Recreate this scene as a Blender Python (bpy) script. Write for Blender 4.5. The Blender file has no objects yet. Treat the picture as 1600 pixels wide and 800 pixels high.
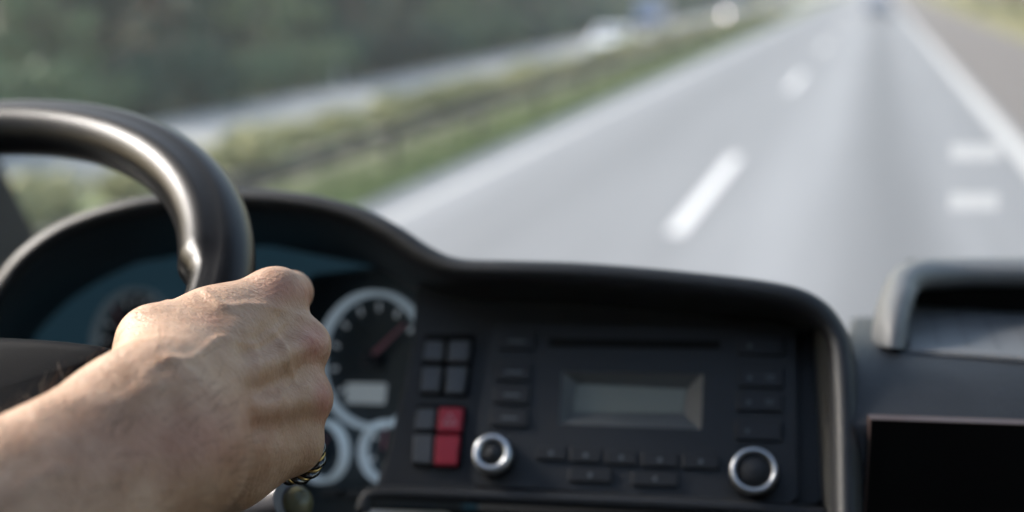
import bpy, math, random
import numpy as np
from mathutils import Vector
R = math.radians
rnd = random.Random(7)
SC = bpy.context.scene
COL = SC.collection

# ------------------------------------------------------------------ camera
EYE = np.array([0., 0., 2.5])
FPX = 2000.0                      # focal length in pixels of a 1600 px wide picture = 45 mm
PSI, THT = R(15.57), R(12.13)
RV = np.array([math.cos(PSI), math.sin(PSI), 0])
FV = np.array([-math.sin(PSI)*math.cos(THT), math.cos(PSI)*math.cos(THT), -math.sin(THT)])
UV = np.cross(RV, FV)
cam = bpy.data.cameras.new('camera'); camo = bpy.data.objects.new('camera', cam); COL.objects.link(camo)
camo.location = EYE
camo.rotation_euler = (R(90)-THT, 0, PSI)
cam.lens = 45; cam.sensor_width = 36; cam.clip_start = 0.02; cam.clip_end = 6000
cam.dof.use_dof = True; cam.dof.focus_distance = 0.540; cam.dof.aperture_fstop = 3.8; cam.dof.aperture_blades = 0
SC.camera = camo

# ------------------------------------------------------------------ world, sun, exposure
SUN_EL, SUN_AZ = 33, -80          # azimuth from +Y (ahead), negative = to the left
w = bpy.data.worlds.new('World'); SC.world = w; w.use_nodes = True
nt = w.node_tree
sky = nt.nodes.new('ShaderNodeTexSky'); sky.sky_type = 'NISHITA'; sky.sun_disc = False
sky.sun_elevation = R(SUN_EL); sky.sun_rotation = R(SUN_AZ); sky.air_density = 1.6; sky.dust_density = 3.0; sky.ozone_density = 1.0
bg = nt.nodes['Background']; bg.inputs['Strength'].default_value = 0.125
nt.links.new(sky.outputs[0], bg.inputs[0])
sl = bpy.data.lights.new('sun', 'SUN'); sl.energy = 3.4; sl.angle = R(18); sl.color = (1.0, .95, .88)
so = bpy.data.objects.new('sun', sl); COL.objects.link(so)
sd = Vector((math.sin(R(SUN_AZ))*math.cos(R(SUN_EL)), math.cos(R(SUN_AZ))*math.cos(R(SUN_EL)), math.sin(R(SUN_EL))))
so.rotation_euler = sd.to_track_quat('Z', 'Y').to_euler()
SC.view_settings.view_transform = 'Standard'; SC.view_settings.look = 'None'
SC.view_settings.exposure = 1.27; SC.view_settings.gamma = 1.0
SC.cycles.max_bounces = 10; SC.cycles.transparent_max_bounces = 24; SC.cycles.diffuse_bounces = 5
SC.cycles.caustics_reflective = False; SC.cycles.caustics_refractive = False
SC.cycles.sample_clamp_indirect = 6

# ------------------------------------------------------------------ helpers
def at(u, v, d):
    'point seen at pixel (u, v) of the 1600x800 picture, d metres along the view axis'
    return EYE + d*(FV + RV*((u-800)/FPX) + UV*((400-v)/FPX))
def cs(x, y, z):
    return EYE + RV*x + UV*y + FV*z
class Plane:
    def __init__(s, o, xa, n):
        s.o = np.array(o, float); n = np.array(n, float); s.n = n/np.linalg.norm(n)
        xa = np.array(xa, float); xa = xa - s.n*(xa@s.n); s.x = xa/np.linalg.norm(xa); s.y = np.cross(s.n, s.x)
    def px(s, u, v, h=0.):
        d = FV + RV*((u-800)/FPX) + UV*((400-v)/FPX)
        t = ((s.o + s.n*h - EYE)@s.n)/(d@s.n)
        return EYE + d*t
    def xy(s, u, v, h=0.):
        q = s.px(u, v, h) - s.o; return np.array([q@s.x, q@s.y])
    def pt(s, x, y, h=0.): return s.o + s.x*x + s.y*y + s.n*h

OFF = {}
class MB:
    def __init__(s): s.v = []; s.f = []
    def add(s, vs, fs):
        b = len(s.v); s.v += [tuple(float(c) for c in p) for p in vs]; s.f += [tuple(i+b for i in f) for f in fs]; return s
    def hexa(s, p):                # 8 points: bottom 4, top 4 (same turn)
        return s.add(p, [(3,2,1,0),(4,5,6,7),(0,1,5,4),(1,2,6,5),(2,3,7,6),(3,0,4,7)])
    def box(s, x0, x1, y0, y1, z0, z1):
        return s.hexa([(x0,y0,z0),(x1,y0,z0),(x1,y1,z0),(x0,y1,z0),(x0,y0,z1),(x1,y0,z1),(x1,y1,z1),(x0,y1,z1)])
    def rings(s, rs, close=True, cap0=False, cap1=False):
        n = len(rs[0]); vs = [p for r in rs for p in r]; fs = []
        for i in range(len(rs)-1):
            for j in range(n if close else n-1):
                k = (j+1) % n
                fs.append((i*n+j, i*n+k, (i+1)*n+k, (i+1)*n+j))
        if cap0: fs.append(tuple(range(n-1, -1, -1)))
        if cap1: fs.append(tuple((len(rs)-1)*n+j for j in range(n)))
        return s.add(vs, fs)
    def prism(s, poly, vec):
        a = [np.array(p, float) for p in poly]; b = [p+np.array(vec, float) for p in a]
        return s.rings([a, b], True, True, True)
    def tube(s, path, rad, n=12, caps=True):
        path = [np.array(p, float) for p in path]; rs = []
        if not hasattr(rad, '__len__'): rad = [rad]*len(path)
        up = None
        for i, p in enumerate(path):
            t = path[min(i+1, len(path)-1)] - path[max(i-1, 0)]; t /= np.linalg.norm(t)+1e-12
            if up is None:
                up = np.array([0,0,1.]) if abs(t[2]) < .9 else np.array([1.,0,0])
            a = up - t*(up@t); a /= np.linalg.norm(a); b = np.cross(t, a); up = a
            rs.append([p + rad[i]*(math.cos(q)*a + math.sin(q)*b) for q in [2*math.pi*k/n for k in range(n)]])
        return s.rings(rs, True, caps, caps)
    def lathe(s, o, ax, xa, prof, n=40, cap0=False, cap1=False):
        o = np.array(o, float); ax = np.array(ax, float); xa = np.array(xa, float); ya = np.cross(ax, xa)
        rs = [[o + ax*h + r*(math.cos(q)*xa + math.sin(q)*ya) for q in [2*math.pi*k/n for k in range(n)]] for r, h in prof]
        return s.rings(rs, True, cap0, cap1)
    def build(s, name, m, parent=None, smooth=35, bevel=0, seg=2, sub=0):
        off = np.array(OFF.get(parent.name, (0,0,0))) if parent is not None else np.zeros(3)
        me = bpy.data.meshes.new(name)
        me.from_pydata([tuple(np.array(p)-off) for p in s.v], [], s.f); me.update()
        o = bpy.data.objects.new(name, me); COL.objects.link(o)
        if parent is not None: o.parent = parent
        OFF[o.name] = tuple(off)
        if m: me.materials.append(m)
        if smooth:
            me.shade_smooth()
            if smooth < 180: me.set_sharp_from_angle(angle=R(smooth))
        if bevel:
            b = o.modifiers.new('bevel', 'BEVEL'); b.width = bevel; b.segments = seg; b.limit_method = 'ANGLE'; b.angle_limit = R(40)
        if sub:
            b = o.modifiers.new('sub', 'SUBSURF'); b.levels = sub; b.render_levels = sub
        return o
def tag(o, label, cat, group=None, kind=None):
    if label: o['label'] = label
    if cat: o['category'] = cat
    if group: o['group'] = group
    if kind: o['kind'] = kind
    return o
def thing(name, loc, label, cat, group=None, rz=0):
    o = bpy.data.objects.new(name, None); COL.objects.link(o); o.location = tuple(loc); o.rotation_euler = (0,0,rz)
    o.empty_display_size = .05
    OFF[o.name] = tuple(loc)
    return tag(o, label, cat, group)
def local(name, loc, label, cat, group=None, rz=0):      # a thing whose parts are written in its own space
    o = thing(name, loc, label, cat, group, rz); OFF[o.name] = (0,0,0); return o
def dup(o, parent=None):
    c = o.copy(); COL.objects.link(c)
    if parent is not None: c.parent = parent
    for ch in list(o.children): dup(ch, c)
    return c
def structure(o): o['kind'] = 'structure'; return o
def spline(pts, n):
    P = np.array(pts, float); out = []
    Q = np.vstack([2*P[0]-P[1], P, 2*P[-1]-P[-2]])
    for i in range(n):
        x = i/(n-1)*(len(P)-1); k = min(int(x), len(P)-2); t = x-k
        a, b, c, d = Q[k], Q[k+1], Q[k+2], Q[k+3]
        out.append(.5*((2*b)+(c-a)*t+(2*a-5*b+4*c-d)*t*t+(3*b-a-3*c+d)*t**3))
    return np.array(out)
def rpoly(pts, r, n=5):
    'polygon with rounded corners (2-D or 3-D points)'
    P = [np.array(p, float) for p in pts]; out = []
    for i, p in enumerate(P):
        a, b = P[i-1]-p, P[(i+1) % len(P)]-p
        la, lb = np.linalg.norm(a), np.linalg.norm(b); q = min(r, .45*la, .45*lb)
        s, e = p+a/la*q, p+b/lb*q
        for k in range(n+1):
            t = k/n; out.append((1-t)**2*s + 2*t*(1-t)*p + t*t*e)
    return out

# ------------------------------------------------------------------ materials
def mat(name, col, rough=.5, metal=0., spec=.5, bump=0, bscale=400, var=0, vscale=8, emit=None, es=1, coat=0, sss=0):
    m = bpy.data.materials.new(name); m.use_nodes = True; t = m.node_tree; b = t.nodes['Principled BSDF']
    b.inputs['Base Color'].default_value = (*col, 1); b.inputs['Roughness'].default_value = rough
    b.inputs['Metallic'].default_value = metal; b.inputs['Specular IOR Level'].default_value = spec
    b.inputs['Coat Weight'].default_value = coat
    if sss:
        b.inputs['Subsurface Weight'].default_value = sss
        b.inputs['Subsurface Radius'].default_value = (.006, .002, .001); b.inputs['Subsurface Scale'].default_value = 1
    if emit:
        b.inputs['Emission Color'].default_value = (*emit, 1); b.inputs['Emission Strength'].default_value = es
    tc = t.nodes.new('ShaderNodeTexCoord')
    if bump:
        n = t.nodes.new('ShaderNodeTexNoise'); n.inputs['Scale'].default_value = bscale; n.inputs['Detail'].default_value = 4
        t.links.new(tc.outputs['Object'], n.inputs['Vector'])
        k = t.nodes.new('ShaderNodeBump'); k.inputs['Strength'].default_value = bump; k.inputs['Distance'].default_value = 1/bscale*.5
        t.links.new(n.outputs['Fac'], k.inputs['Height']); t.links.new(k.outputs[0], b.inputs['Normal'])
    if var:
        n = t.nodes.new('ShaderNodeTexNoise'); n.inputs['Scale'].default_value = vscale; n.inputs['Detail'].default_value = 6
        t.links.new(tc.outputs['Object'], n.inputs['Vector'])
        r = t.nodes.new('ShaderNodeValToRGB')
        r.color_ramp.elements[0].position = .3; r.color_ramp.elements[1].position = .7
        r.color_ramp.elements[0].color = (*[c*(1-var) for c in col], 1); r.color_ramp.elements[1].color = (*[min(1, c*(1+var)) for c in col], 1)
        t.links.new(n.outputs['Fac'], r.inputs[0]); t.links.new(r.outputs[0], b.inputs['Base Color'])
    return m
M = {}
M['dash'] = mat('dash plastic', (.019,.020,.022), .52, spec=.4, bump=.5, bscale=900, var=.12, vscale=30)
M['dash_soft'] = mat('dark soft dash skin', (.034,.037,.042), .5, spec=.4, bump=.7, bscale=700, var=.1, vscale=40)
M['panel'] = mat('charcoal panel plastic', (.022,.024,.027), .5, spec=.34, bump=.2, bscale=1200, var=.06, vscale=20)
M['trim'] = mat('grey trim plastic', (.085,.083,.077), .55, bump=.4, bscale=900)
M['black'] = mat('black plastic', (.010,.010,.011), .5)
M['matte'] = mat('matte black', (.006,.006,.006), .8, spec=.2)
M['gloss'] = mat('gloss black panel', (.002,.002,.0022), .3, spec=.12)
M['edge'] = mat('copper brown edge strip', (.13,.085,.072), .4, metal=.5)
M['leather'] = mat('black wheel rim skin', (.006,.006,.007), .29, spec=.13, bump=.3, bscale=1500)
M['hub'] = mat('airbag cover plastic', (.006,.007,.009), .6, spec=.03, bump=.25, bscale=1500)
M['button'] = mat('dark radio button', (.014,.015,.017), .5, spec=.4)
M['key'] = mat('grey switch key', (.065,.07,.078), .45, bump=.2, bscale=1500)
M['key_red'] = mat('red switch key', (.34,.012,.03), .4)
M['mark'] = mat('pale printed mark', (.62,.66,.68), .5)
M['faint'] = mat('faint printed mark', (.11,.12,.13), .5)
M['mark_pink'] = mat('worn pink mark', (.42,.20,.22), .5)
M['silver'] = mat('satin silver ring', (.62,.64,.66), .28, metal=.9)
M['ring'] = mat('pale lit gauge ring', (.86,.92,.97), .25, emit=(.62,.80,.95), es=.075)  # emission stands in for sky mirrored in the ring
M['ring_dim'] = mat('grey gauge ring', (.30,.36,.40), .35, emit=(.5,.7,.85), es=.02)  # slight emission, again in place of mirrored sky
M['dial'] = mat('dark dial face', (.022,.042,.060), .45)
M['cluster'] = mat('blue lit cluster mask', (.045,.10,.13), .25, coat=.6, emit=(.12,.30,.44), es=.034)  # blue tint and glow imitate sky reflected in the cluster lens
M['needle'] = mat('pinkish red needle', (.75,.28,.36), .5)
M['lcd'] = mat('grey lcd screen', (.20,.205,.165), .4)
M['bezel'] = mat('grey display bezel', (.13,.135,.135), .45)
M['lcd_pale'] = mat('pale lit lcd screen', (.30,.33,.35), .4, emit=(.70,.82,.9), es=.07)
M['tick'] = mat('lit dial mark', (.62,.66,.68), .5, emit=(.7,.8,.9), es=.06)
M['paper'] = mat('white paper', (.75,.75,.72), .8)
M['olive'] = mat('olive plastic cap', (.10,.095,.05), .3)
M['gold'] = mat('old gold', (.55,.38,.15), .28, metal=1)
M['steel_dark'] = mat('dark steel', (.12,.12,.12), .25, metal=1)
M['cab'] = mat('grey cab lining', (.19,.20,.215), .8, bump=.3, bscale=300)
M['cab_dark'] = mat('brown grey pillar lining', (.045,.038,.032), .75, bump=.3, bscale=300)
M['white_paint'] = mat('white car paint', (.88,.89,.90), .3, coat=.6)
M['blue_paint'] = mat('blue paint', (.045,.10,.22), .35, coat=.5)
M['navy_paint'] = mat('dark blue grey paint', (.03,.045,.09), .35, coat=.5)
M['grey_paint'] = mat('silver paint', (.35,.36,.38), .35, metal=.3, coat=.5)
M['car_glass'] = mat('car glass', (.16,.18,.20), .06, spec=1.0)
M['tyre'] = mat('tyre rubber', (.02,.02,.02), .8)
M['rim'] = mat('wheel rim metal', (.5,.5,.5), .4, metal=.8)
M['lamp_on'] = mat('lit headlamp', (.9,.9,.9), .3, emit=(1,.87,.84), es=9)
M['lamp_off'] = mat('headlamp glass', (.7,.72,.75), .1)
M['tail'] = mat('tail lamp', (.4,.02,.02), .3)
M['plate'] = mat('pale plate', (.7,.7,.65), .5)
M['galv'] = mat('weathered brown grey steel', (.045,.041,.036), .7, metal=.15, var=.3, vscale=3)  # dark tone paints in the shade on the side facing the road
M['bark'] = mat('bark', (.12,.10,.08), .9, var=.4, vscale=6)
M['bark_pale'] = mat('pale bark', (.38,.36,.33), .9, var=.4, vscale=6)
M['paint_line'] = mat('road paint', (.62,.62,.62), .7, var=.06, vscale=4)
M['paint_worn'] = mat('worn road paint', (.44,.44,.43), .7, var=.12, vscale=3)
M['post_white'] = mat('white post plastic', (.8,.8,.8), .5)

def leafmat(name, a, b):
    m = bpy.data.materials.new(name); m.use_nodes = True; t = m.node_tree; p = t.nodes['Principled BSDF']
    p.inputs['Roughness'].default_value = .6; p.inputs['Specular IOR Level'].default_value = .25
    tc = t.nodes.new('ShaderNodeTexCoord'); n = t.nodes.new('ShaderNodeTexNoise'); n.inputs['Scale'].default_value = .45; n.inputs['Detail'].default_value = 5
    oi = t.nodes.new('ShaderNodeObjectInfo'); ad = t.nodes.new('ShaderNodeMath'); ad.operation = 'MULTIPLY_ADD'; ad.inputs[1].default_value = .75
    t.links.new(tc.outputs['Object'], n.inputs['Vector'])
    t.links.new(oi.outputs['Random'], ad.inputs[0])
    sb = t.nodes.new('ShaderNodeMath'); sb.operation = 'SUBTRACT'; sb.inputs[1].default_value = .37
    t.links.new(n.outputs['Fac'], sb.inputs[0]); t.links.new(sb.outputs[0], ad.inputs[2])
    r = t.nodes.new('ShaderNodeValToRGB'); r.color_ramp.elements[0].position = .3; r.color_ramp.elements[1].position = .7
    r.color_ramp.elements[0].color = (*a, 1); r.color_ramp.elements[1].color = (*b, 1)
    t.links.new(ad.outputs[0], r.inputs[0]); t.links.new(r.outputs[0], p.inputs['Base Color'])
    return m
M['leaf_dark'] = leafmat('dark green leaves', (.006,.036,.024), (.030,.090,.058))
M['leaf_mid'] = leafmat('mid green leaves', (.05,.115,.06), (.16,.23,.12))
M['leaf_brown'] = leafmat('brown autumn leaves', (.16,.10,.075), (.32,.21,.15))
M['leaf_yellow'] = leafmat('yellow green leaves', (.23,.24,.12), (.40,.39,.21))
M['grass'] = leafmat('verge grass', (.085,.13,.05), (.17,.22,.09))

def groundmat(name, cols, scale, rough=.9):
    m = bpy.data.materials.new(name); m.use_nodes = True; t = m.node_tree; p = t.nodes['Principled BSDF']
    p.inputs['Roughness'].default_value = rough; p.inputs['Specular IOR Level'].default_value = .2
    tc = t.nodes.new('ShaderNodeTexCoord'); n = t.nodes.new('ShaderNodeTexNoise'); n.inputs['Scale'].default_value = scale; n.inputs['Detail'].default_value = 8
    t.links.new(tc.outputs['Object'], n.inputs['Vector'])
    r = t.nodes.new('ShaderNodeValToRGB'); r.color_ramp.elements[0].position = .3; r.color_ramp.elements[1].position = .7
    r.color_ramp.elements[0].color = (*cols[0], 1); r.color_ramp.elements[1].color = (*cols[1], 1)
    t.links.new(n.outputs['Fac'], r.inputs[0]); t.links.new(r.outputs[0], p.inputs['Base Color'])
    return m
M['ground'] = groundmat('rough ground', ((.06,.075,.035), (.12,.12,.06)), .6)
M['verge'] = groundmat('grass verge', ((.085,.125,.05), (.15,.19,.085)), 1.2)
M['verge_dry'] = groundmat('dry verge', ((.13,.13,.06), (.24,.22,.11)), .8)
M['verge_pale'] = groundmat('bleached dry grass', ((.22,.22,.15), (.33,.32,.25)), 1.4)
M['shoulder'] = groundmat('hard shoulder asphalt', ((.115,.105,.10), (.16,.15,.14)), 2.5, .85)
M['opp'] = groundmat('pale concrete carriageway', ((.34,.34,.325), (.40,.40,.385)), 1.5, .85)

def roadmat():
    m = bpy.data.materials.new('worn pale asphalt'); m.use_nodes = True; t = m.node_tree; p = t.nodes['Principled BSDF']
    p.inputs['Roughness'].default_value = .62; p.inputs['Specular IOR Level'].default_value = .4
    tc = t.nodes.new('ShaderNodeTexCoord'); sx = t.nodes.new('ShaderNodeSeparateXYZ'); t.links.new(tc.outputs['Object'], sx.inputs[0])
    mr = t.nodes.new('ShaderNodeMapRange'); mr.inputs['From Min'].default_value = -6; mr.inputs['From Max'].default_value = 3
    t.links.new(sx.outputs['X'], mr.inputs['Value'])
    r = t.nodes.new('ShaderNodeValToRGB'); cr = r.color_ramp; cr.interpolation = 'B_SPLINE'
    def g(x, c):
        e = cr.elements.new((x+6)/9); e.color = (c*.96, c*.985, c*1.025, 1)
    cr.elements[0].color = (.30,.30,.30,1); cr.elements[1].color = (.24,.24,.24,1)
    # worn wheel tracks paler, oil-darkened strip between them
    for x, c in ((-5.3,.33),(-4.7,.31),(-4.2,.26),(-3.4,.21),(-2.7,.27),(-1.9,.25),(-1.3,.285),(-.7,.35),(-.2,.24),(.25,.165),(.7,.22),(1.1,.285),(1.6,.25),(2.3,.24)): g(x, c)
    t.links.new(mr.outputs[0], r.inputs[0])
    mp = t.nodes.new('ShaderNodeMapping'); mp.inputs['Scale'].default_value = (1, .05, 1); t.links.new(tc.outputs['Object'], mp.inputs[0])
    n = t.nodes.new('ShaderNodeTexNoise'); n.inputs['Scale'].default_value = 2.2; n.inputs['Detail'].default_value = 6; t.links.new(mp.outputs[0], n.inputs['Vector'])
    n2 = t.nodes.new('ShaderNodeTexNoise'); n2.inputs['Scale'].default_value = 90; n2.inputs['Detail'].default_value = 3; t.links.new(tc.outputs['Object'], n2.inputs['Vector'])
    a = t.nodes.new('ShaderNodeMath'); a.operation = 'ADD'; t.links.new(n.outputs['Fac'], a.inputs[0]); t.links.new(n2.outputs['Fac'], a.inputs[1])
    m2 = t.nodes.new('ShaderNodeMapRange'); m2.inputs['From Max'].default_value = 2; m2.inputs['To Min'].default_value = .46; m2.inputs['To Max'].default_value = .94
    t.links.new(a.outputs[0], m2.inputs['Value'])
    mx = t.nodes.new('ShaderNodeVectorMath'); mx.operation = 'SCALE'; t.links.new(r.outputs[0], mx.inputs[0]); t.links.new(m2.outputs[0], mx.inputs['Scale'])
    t.links.new(mx.outputs[0], p.inputs['Base Color'])
    return m
M['road'] = roadmat()

def glassmat(name, tint=(.95,.955,.97), refl=.06, dust=.0):
    m = bpy.data.materials.new(name); m.use_nodes = True; t = m.node_tree; t.nodes.remove(t.nodes['Principled BSDF']); out = t.nodes['Material Output']
    tr = t.nodes.new('ShaderNodeBsdfTransparent'); tr.inputs[0].default_value = (*tint, 1)
    gl = t.nodes.new('ShaderNodeBsdfGlossy'); gl.inputs['Roughness'].default_value = .02
    lw = t.nodes.new('ShaderNodeLayerWeight'); lw.inputs['Blend'].default_value = .25
    ml = t.nodes.new('ShaderNodeMath'); ml.operation = 'MULTIPLY'; ml.inputs[1].default_value = refl*4; t.links.new(lw.outputs['Fresnel'], ml.inputs[0])
    mx = t.nodes.new('ShaderNodeMixShader'); t.links.new(ml.outputs[0], mx.inputs[0]); t.links.new(tr.outputs[0], mx.inputs[1]); t.links.new(gl.outputs[0], mx.inputs[2])
    last = mx
    if dust:
        di = t.nodes.new('ShaderNodeBsdfTranslucent'); di.inputs[0].default_value = (.92,.94,.96,1)
        m3 = t.nodes.new('ShaderNodeMixShader'); m3.inputs[0].default_value = dust; t.links.new(mx.outputs[0], m3.inputs[1]); t.links.new(di.outputs[0], m3.inputs[2]); last = m3
    t.links.new(last.outputs[0], out.inputs[0])
    return m
M['glass'] = glassmat('window glass')
M['windscreen'] = glassmat('dusty windscreen glass', dust=.012)

# ------------------------------------------------------------------ outside: ground and roads
def sheet(name, x0, x1, y0, y1, z, m, parent=None):
    b = MB(); n = max(1, int((y1-y0)/60))
    ys = [y0+(y1-y0)*i/n for i in range(n+1)]
    b.rings([[(x0, y, z), (x1, y, z)] for y in ys], close=False)
    b.f = [tuple(reversed(f)) for f in b.f]
    return b.build(name, m, parent, smooth=0)
OZ = -1.2                       # the opposite carriageway lies lower
structure(sheet('ground', -1500, 1500, -300, 3000, OZ-.05, M['ground']))
road = structure(sheet('road', -5.5, 2.45, -60, 1500, 0, M['road']))
structure(sheet('hard_shoulder', 2.45, 6.2, -60, 1500, -.004, M['shoulder']))
sheet('edge_line', -4.98, -4.84, -60, 1500, .004, M['paint_worn'], road)
sheet('edge_line', 2.08, 2.33, -60, 1500, .004, M['paint_worn'], road)
for k in range(-2, 24):
    sheet('lane_dash', -1.91, -1.75, 12.7+18*k, 18.7+18*k, .004, M['paint_line'], road)
structure(sheet('opposite_road', -18.4, -10.4, -60, 1500, OZ, M['opp']))
b = MB(); b.rings([[(-8.9, y, -.012), (-9.6, y, -.5), (-10.6, y, OZ-.01)] for y in range(-60, 1501, 60)], False); structure(b.build('embankment', M['verge'], smooth=0))
structure(sheet('grass_verge', -8.9, -5.5, -60, 1500, -.008, M['verge']))
structure(sheet('median_strip', -8.2, -6.3, -60, 1500, -.004, M['verge_pale']))
structure(sheet('roadside_verge', 6.2, 900, -60, 1500, -.010, M['verge_dry']))

def blades(n, x0, x1, y0, y1, h0, h1, wd, zf=0, pw=1.0):
    vs = []; fs = []
    for i in range(n):
        x = rnd.uniform(x0, x1); y = y0+(y1-y0)*rnd.random()**pw; h = rnd.uniform(h0, h1); a = rnd.uniform(0, 6.28); w2 = rnd.uniform(.5, 1)*wd
        dx, dy = math.cos(a)*w2, math.sin(a)*w2; lx, ly = rnd.uniform(-.5, .5)*h, rnd.uniform(-.5, .5)*h
        b = len(vs); vs += [(x-dx, y-dy, -.01), (x+dx, y+dy, -.01), (x+lx*.4, y+ly*.4, h*.65), (x+lx, y+ly, h)]
        fs += [(b, b+1, b+2), (b+2, b+1, b+3)]
    m = MB(); m.v = vs; m.f = fs; return m
tag(blades(14000, -6.9, -5.55, 8, 90, .06, .2, .02, pw=1.6).build('grass', M['grass'], smooth=0), 'short green grass on the strip between the road edge and the guard rail', 'grass', kind='stuff')

# guard rail
gr = thing('guard_rail', (-6.15, 0, 0), 'weathered grey steel guard rail along the grass strip left of the road', 'guard rail')
b = MB(); prof = [(0,.37),(.03,.39),(.03,.44),(0,.46),(0,.49),(.03,.51),(.03,.56),(0,.58),(-.004,.58),(-.004,.37)]
b.rings([[(-6.1+x, y, z) for x, z in prof] for y in (-20, 60, 140, 300)], True, True, True)
b.build('beam', M['galv'], gr)
for k in range(60):
    y = -4+4*k
    MB().box(-6.18, -6.105, y-.05, y+.05, -.05, .57).build('post', M['galv'], gr, bevel=.006)

# leafy crowns
def clump(rng, n, pts, size, squash=.7):
    'n leaf faces spread around blob centres pts = [(x,y,z,r)]'
    m = MB(); vs = m.v; fs = m.f; tot = sum(p[3]**2 for p in pts)
    for (cx, cy, cz, r) in pts:
        for i in range(int(n*r*r/tot)):
            d = rng.normal(size=3); d /= np.linalg.norm(d); q = r*(.45+.6*rng.random()**.6)
            p = np.array([cx, cy, cz]) + d*q*np.array([1, 1, squash])
            a = rng.normal(size=3); a /= np.linalg.norm(a); c = np.cross(a, d+rng.normal(size=3)*.5); c /= np.linalg.norm(c)+1e-9
            s = size*rng.uniform(.6, 1.3); k = len(vs)
            vs += [tuple(p-a*s), tuple(p+c*s*.5), tuple(p+a*s), tuple(p-c*s*.5)]; fs.append((k, k+1, k+2, k+3))
    return m
def tree_proto(seed, name, label, m, bark, h, spread, nleaf, lsize, low=.2, group='trees beside the opposite carriageway'):
    rng = np.random.default_rng(seed)
    t = local(name, (0,0,0), label, 'tree', group)
    b = MB(); path = []
    for k in range(8): path.append((math.sin(k*.7+seed)*.12*k/7*2, math.cos(k*.9+seed)*.1*k/7*2, -.1+h*.9*k/7))
    b.tube(path, [.2*h/9*(1-.85*k/7)+.02 for k in range(8)], 9)
    blobs = []
    for i in range(26):
        f = low+(1-low)*rng.random(); a = rng.uniform(0, 6.28); env = spread*(1-(f-.45)**2*2.2)*(.35+.65*rng.random())
        p = (math.cos(a)*env, math.sin(a)*env, f*h*.96); blobs.append((*p, rng.uniform(.5, 1.05)*spread*.42))
        if i % 2 == 0:
            base = path[max(1, min(6, int(f*7)-1))]
            mid = (base[0]*.5+p[0]*.5, base[1]*.5+p[1]*.5, base[2]*.6+p[2]*.4)
            b.tube([base, mid, p], [.055*h/9, .035*h/9, .012], 6)
    b.build('trunk', bark, t)
    clump(rng, nleaf, blobs, lsize).build('crown', m, t, smooth=0)
    return t
protos = [tree_proto(1, 'broadleaf_tree', 'dark green broadleaf tree in the row beyond the opposite carriageway', M['leaf_dark'], M['bark'], 10, 3.0, 2600, .22, .06),
          tree_proto(2, 'broadleaf_tree', 'mid green broadleaf tree in the row beyond the opposite carriageway', M['leaf_mid'], M['bark'], 9, 2.8, 2400, .22, .08),
          tree_proto(3, 'broadleaf_tree', 'brown autumn tree among the green trees beyond the opposite carriageway', M['leaf_brown'], M['bark'], 8, 2.3, 1500, .2, .15)]
used = [0, 0, 0]
def plant(plist, us, i, x, y, rz, s, label=None, group=None):
    o = plist[i] if us[i] == 0 else dup(plist[i]); us[i] += 1
    o.location = (x, y, OZ-.05 if x < -13 else -.03); o.rotation_euler = (0, 0, rz); o.scale = (s, s, s*rnd.uniform(.9, 1.15))
    if label: o['label'] = label
    if group: o['group'] = group
    return o
y = 6.0; k = 0
while y < 330:
    for row in range(3):
        i = rnd.choice((0,0,0,0,0,0,1,1,1,1,1,1,2)) if row < 2 else 0
        plant(protos, used, i, -22.0-row*3.6+rnd.uniform(-1,1), y+rnd.uniform(-1.2,1.2), rnd.uniform(0,6.28), rnd.uniform(.8,1.2)*(.62,.68,.78)[row])
    y += 2.6+y*.05

def bush_proto(seed, name, label, m, r, h, n, ls, group):
    rng = np.random.default_rng(seed); t = local(name, (0,0,0), label, 'bush', group); b = MB()
    for i in range(7):
        a = rng.uniform(0, 6.28); q = rng.uniform(.2, .7)*r
        b.tube([(0,0,-.05), (math.cos(a)*q*.5, math.sin(a)*q*.5, h*.4), (math.cos(a)*q, math.sin(a)*q, h*.8)], [.02*h, .014*h, .006*h], 5)
    b.build('stem', M['bark'], t)
    clump(rng, n, [(math.cos(a)*r*.55*q, math.sin(a)*r*.55*q, h*rng.uniform(.3,.75), r*rng.uniform(.35,.6)) for a, q in [(rng.uniform(0,6.28), rng.random()) for _ in range(12)]], ls, h/r*.8).build('foliage', m, t, smooth=0)
    return t
hb = [bush_proto(11, 'bush', 'dark green bush at the foot of the trees beyond the opposite carriageway', M['leaf_dark'], 1.4, 1.7, 900, .14, 'bushes at the foot of the trees'),
      bush_proto(12, 'bush', 'mid green bush at the foot of the trees beyond the opposite carriageway', M['leaf_mid'], 1.3, 1.5, 800, .14, 'bushes at the foot of the trees')]
uh = [0, 0]; y = 8
while y < 230:
    plant(hb, uh, rnd.randrange(2), -19.3+rnd.uniform(-.3,.3), y, rnd.uniform(0,6.28), rnd.uniform(.85,1.2)); y += 1.9+y*.025
yb = [bush_proto(21, 'shrub', 'low yellow green shrub on the median behind the guard rail', M['leaf_yellow'], .75, .42, 900, .075, 'yellow green shrubs along the median')]
uy = [0]; y = 8
while y < 120:
    plant(yb, uy, 0, -8.4+rnd.uniform(-.2,.2), y, rnd.uniform(0,6.28), rnd.uniform(.8,1.15)); y += 1.15+y*.012
rt = [tree_proto(31, 'autumn_tree', 'orange brown autumn tree beyond the right verge', M['leaf_brown'], M['bark'], 8, 2.6, 1500, .22, .12, 'autumn trees beyond the right verge'),
      bush_proto(32, 'verge_bush', 'yellow green bush on the verge right of the hard shoulder', M['leaf_yellow'], 1.3, 1.3, 700, .1, 'bushes on the right verge')]
ur = [0, 0]; y = 42
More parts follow.
